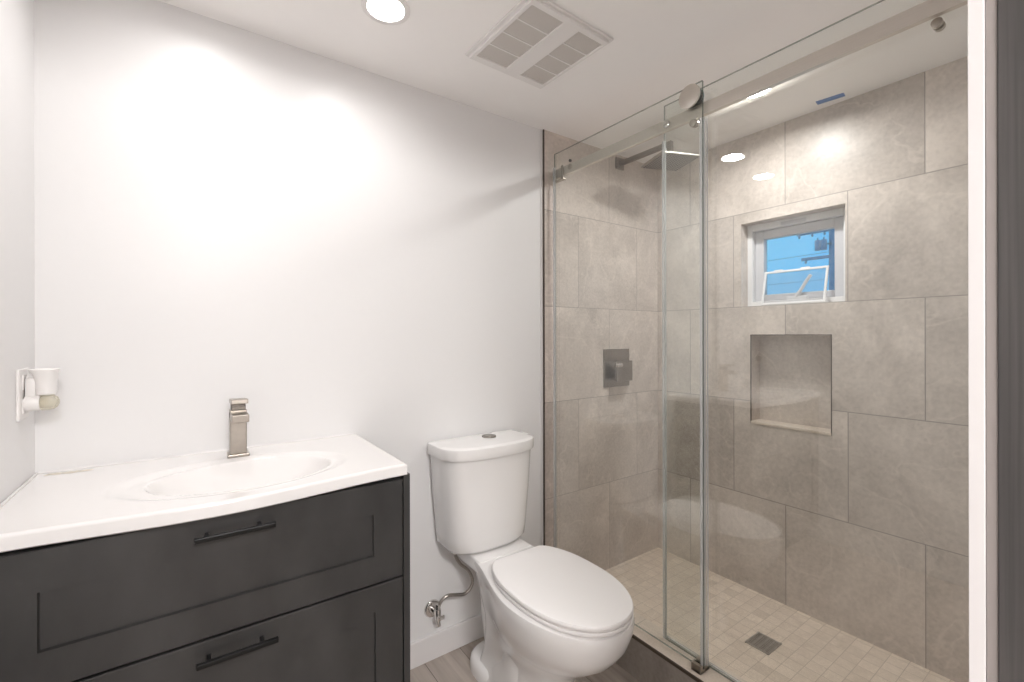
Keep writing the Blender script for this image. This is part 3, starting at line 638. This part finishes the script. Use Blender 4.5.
# ------------------------------------------------------------------ fixed panel
fp = thing('fixed_glass_panel', 'clear fixed shower glass behind the rail at the drain end', 'glass panel', (1.392, .55, CURB))
FP1 = 1.006
pane('glass', 1.388, 1.396, YF - .0115, FP1, CURB + .001, GZ, fp)
bm = NB(); add_box(bm, (1.386, FP1 - .003, CURB + .002), (1.398, FP1 + .008, RZ0 - .020), .002); obj('edge_seal', bm, SEAL, fp)
bm = NB(); add_box(bm, (1.3975, YF, CURB + .0003), (1.404, FP1, CURB + .008), .001); obj('bottom_seal', bm, SEAL, fp)
bm = NB(); add_cyl(bm, (1.3618, .975, 1.986), (1.3568, .975, 1.986), .0145, 24, bev=.0015); obj('rail_bolt', bm, CHROME, fp, 40)
bm = NB(); add_cyl(bm, (1.3782, .975, 1.986), (1.388, .975, 1.986), .0125, 24); obj('rail_spacer', bm, NICKEL, fp, 40)
bm = NB(); add_cyl(bm, (1.3878, .275, 1.9525), (1.377, .275, 1.9525), .0105, 28, bev=.0015); obj('clamp_bolt', bm, NICKEL, fp, 40)
bm = NB(); add_cyl(bm, (1.3962, .275, 1.9525), (1.408, .275, 1.9525), .0105, 28, bev=.0015); obj('clamp_bolt', bm, NICKEL, fp, 40)
# floor guide
gd = thing('floor_guide', 'small square nickel guide block on the kerb under the glass edge', 'door guide', (1.35, .845, CURB))
bm = NB(); add_box(bm, (1.333, .832, CURB - .0003), (1.3465, .866, CURB + .026), .0015); add_box(bm, (1.333, .832, CURB - .0003), (1.384, .866, CURB + .010), .001); add_box(bm, (1.3585, .832, CURB), (1.384, .866, CURB + .026), .0015); obj('block', bm, NICKEL, gd)
bm = NB(); add_box(bm, (1.3466, .834, CURB + .010), (1.3478, .864, CURB + .027)); obj('pad', bm, RUBBER, gd)

# ------------------------------------------------------------------ shower head
HEADM = mat('satin_head', (.46, .43, .40), .5, metal=1, nscale=60, namt=.06)
HX, HY, HZ = 1.815, 1.283, 2.048
sh = thing('rain_shower', 'square rain shower head on an arm from the tiled back wall', 'shower', (HX, YA - .01, HZ + .07))
ZA = 2.135
bm = NB(); add_box(bm, (HX - .030, YA - .021, ZA - .030), (HX + .030, YA - .0098, ZA + .030), .004); obj('wall_flange', bm, DNICKEL, sh)
bm = NB(); add_box(bm, (HX - .010, HY - .012, ZA - .012), (HX + .010, YA - .02, ZA + .010), .002); add_box(bm, (HX - .010, HY - .012, HZ + .03), (HX + .010, HY + .010, ZA - .010), .002); obj('arm', bm, DNICKEL, sh)
TURN = Matrix.Translation((HX, HY, 0)) @ Matrix.Rotation(math.radians(-22), 4, 'Z') @ Matrix.Translation((-HX, -HY, 0))
bm = NB(); add_cyl(bm, (HX, HY, HZ + .010), (HX, HY, HZ + .034), .017, 20); add_box(bm, (HX - .096, HY - .096, HZ), (HX + .096, HY + .096, HZ + .010), .003); bm.transform(TURN); hd = obj('head', bm, HEADM, sh)
bm = NB()
for i in range(13):
    for j in range(13):
        a = HX - .084 + i * .014; b = HY - .084 + j * .014
        add_cyl(bm, (a, b, HZ - .0022), (a, b, HZ + .001), .0040, 6)
bm.transform(TURN); obj('nozzles', bm, RUBBER, hd)
# mixer valve
MX, MZ = 1.790, 1.077
mv = thing('mixer_valve', 'square brushed nickel shower mixer on the tiled back wall', 'shower valve', (MX, YA - .01, MZ))
bm = NB(); add_box(bm, (MX - .095, YA - .018, MZ - .097), (MX + .095, YA - .0098, MZ + .097), .002); obj('plate', bm, DNICKEL, mv)
bm = NB(); add_cyl(bm, (MX, YA - .017, MZ), (MX, YA - .060, MZ), .027, 28); obj('hub', bm, CHROME, mv, 40)
bm = NB(); add_box(bm, (MX - .058, YA - .072, MZ - .064), (MX + .056, YA - .058, MZ + .038), .003); hd_ = obj('handle', bm, DNICKEL, mv)
bm = NB(); add_cyl(bm, (MX - .066, YA - .066, MZ + .018), (MX - .030, YA - .074, MZ + .018), .010, 18, bev=.001); obj('knob', bm, CHROME, hd_, 40)
# floor drain
dr = thing('floor_drain', 'square steel grate drain in the mosaic shower floor', 'drain', (1.80, .858, ZS))
bm = NB(); DX, DY, DHX, DHY = 1.797, .858, .0525, .0445
ring_x = .006
add_box(bm, (DX - DHX, DY - DHY, ZS - .0003), (DX + DHX, DY - DHY + ring_x, ZS + .003), .0006); add_box(bm, (DX - DHX, DY + DHY - ring_x, ZS - .0003), (DX + DHX, DY + DHY, ZS + .003), .0006)
add_box(bm, (DX - DHX, DY - DHY, ZS - .0003), (DX - DHX + ring_x, DY + DHY, ZS + .003), .0006); add_box(bm, (DX + DHX - ring_x, DY - DHY, ZS - .0003), (DX + DHX, DY + DHY, ZS + .003), .0006)
for k in range(1, 11): add_box(bm, (DX - DHX + k * .105 / 11 - .0022, DY - DHY, ZS + .0006), (DX - DHX + k * .105 / 11 + .0022, DY + DHY, ZS + .0026))
for k in (1, 2, 3): add_box(bm, (DX - DHX, DY - DHY + k * .089 / 4 - .003, ZS + .0006), (DX + DHX, DY - DHY + k * .089 / 4 + .003, ZS + .0024))
obj('grate', bm, DRAINM, dr)
obj('drain_well', box((DX - DHX + .002, DY - DHY + .002, ZS - .0002), (DX + DHX - .002, DY + DHY - .002, ZS + .0005)), DNICKEL, dr)
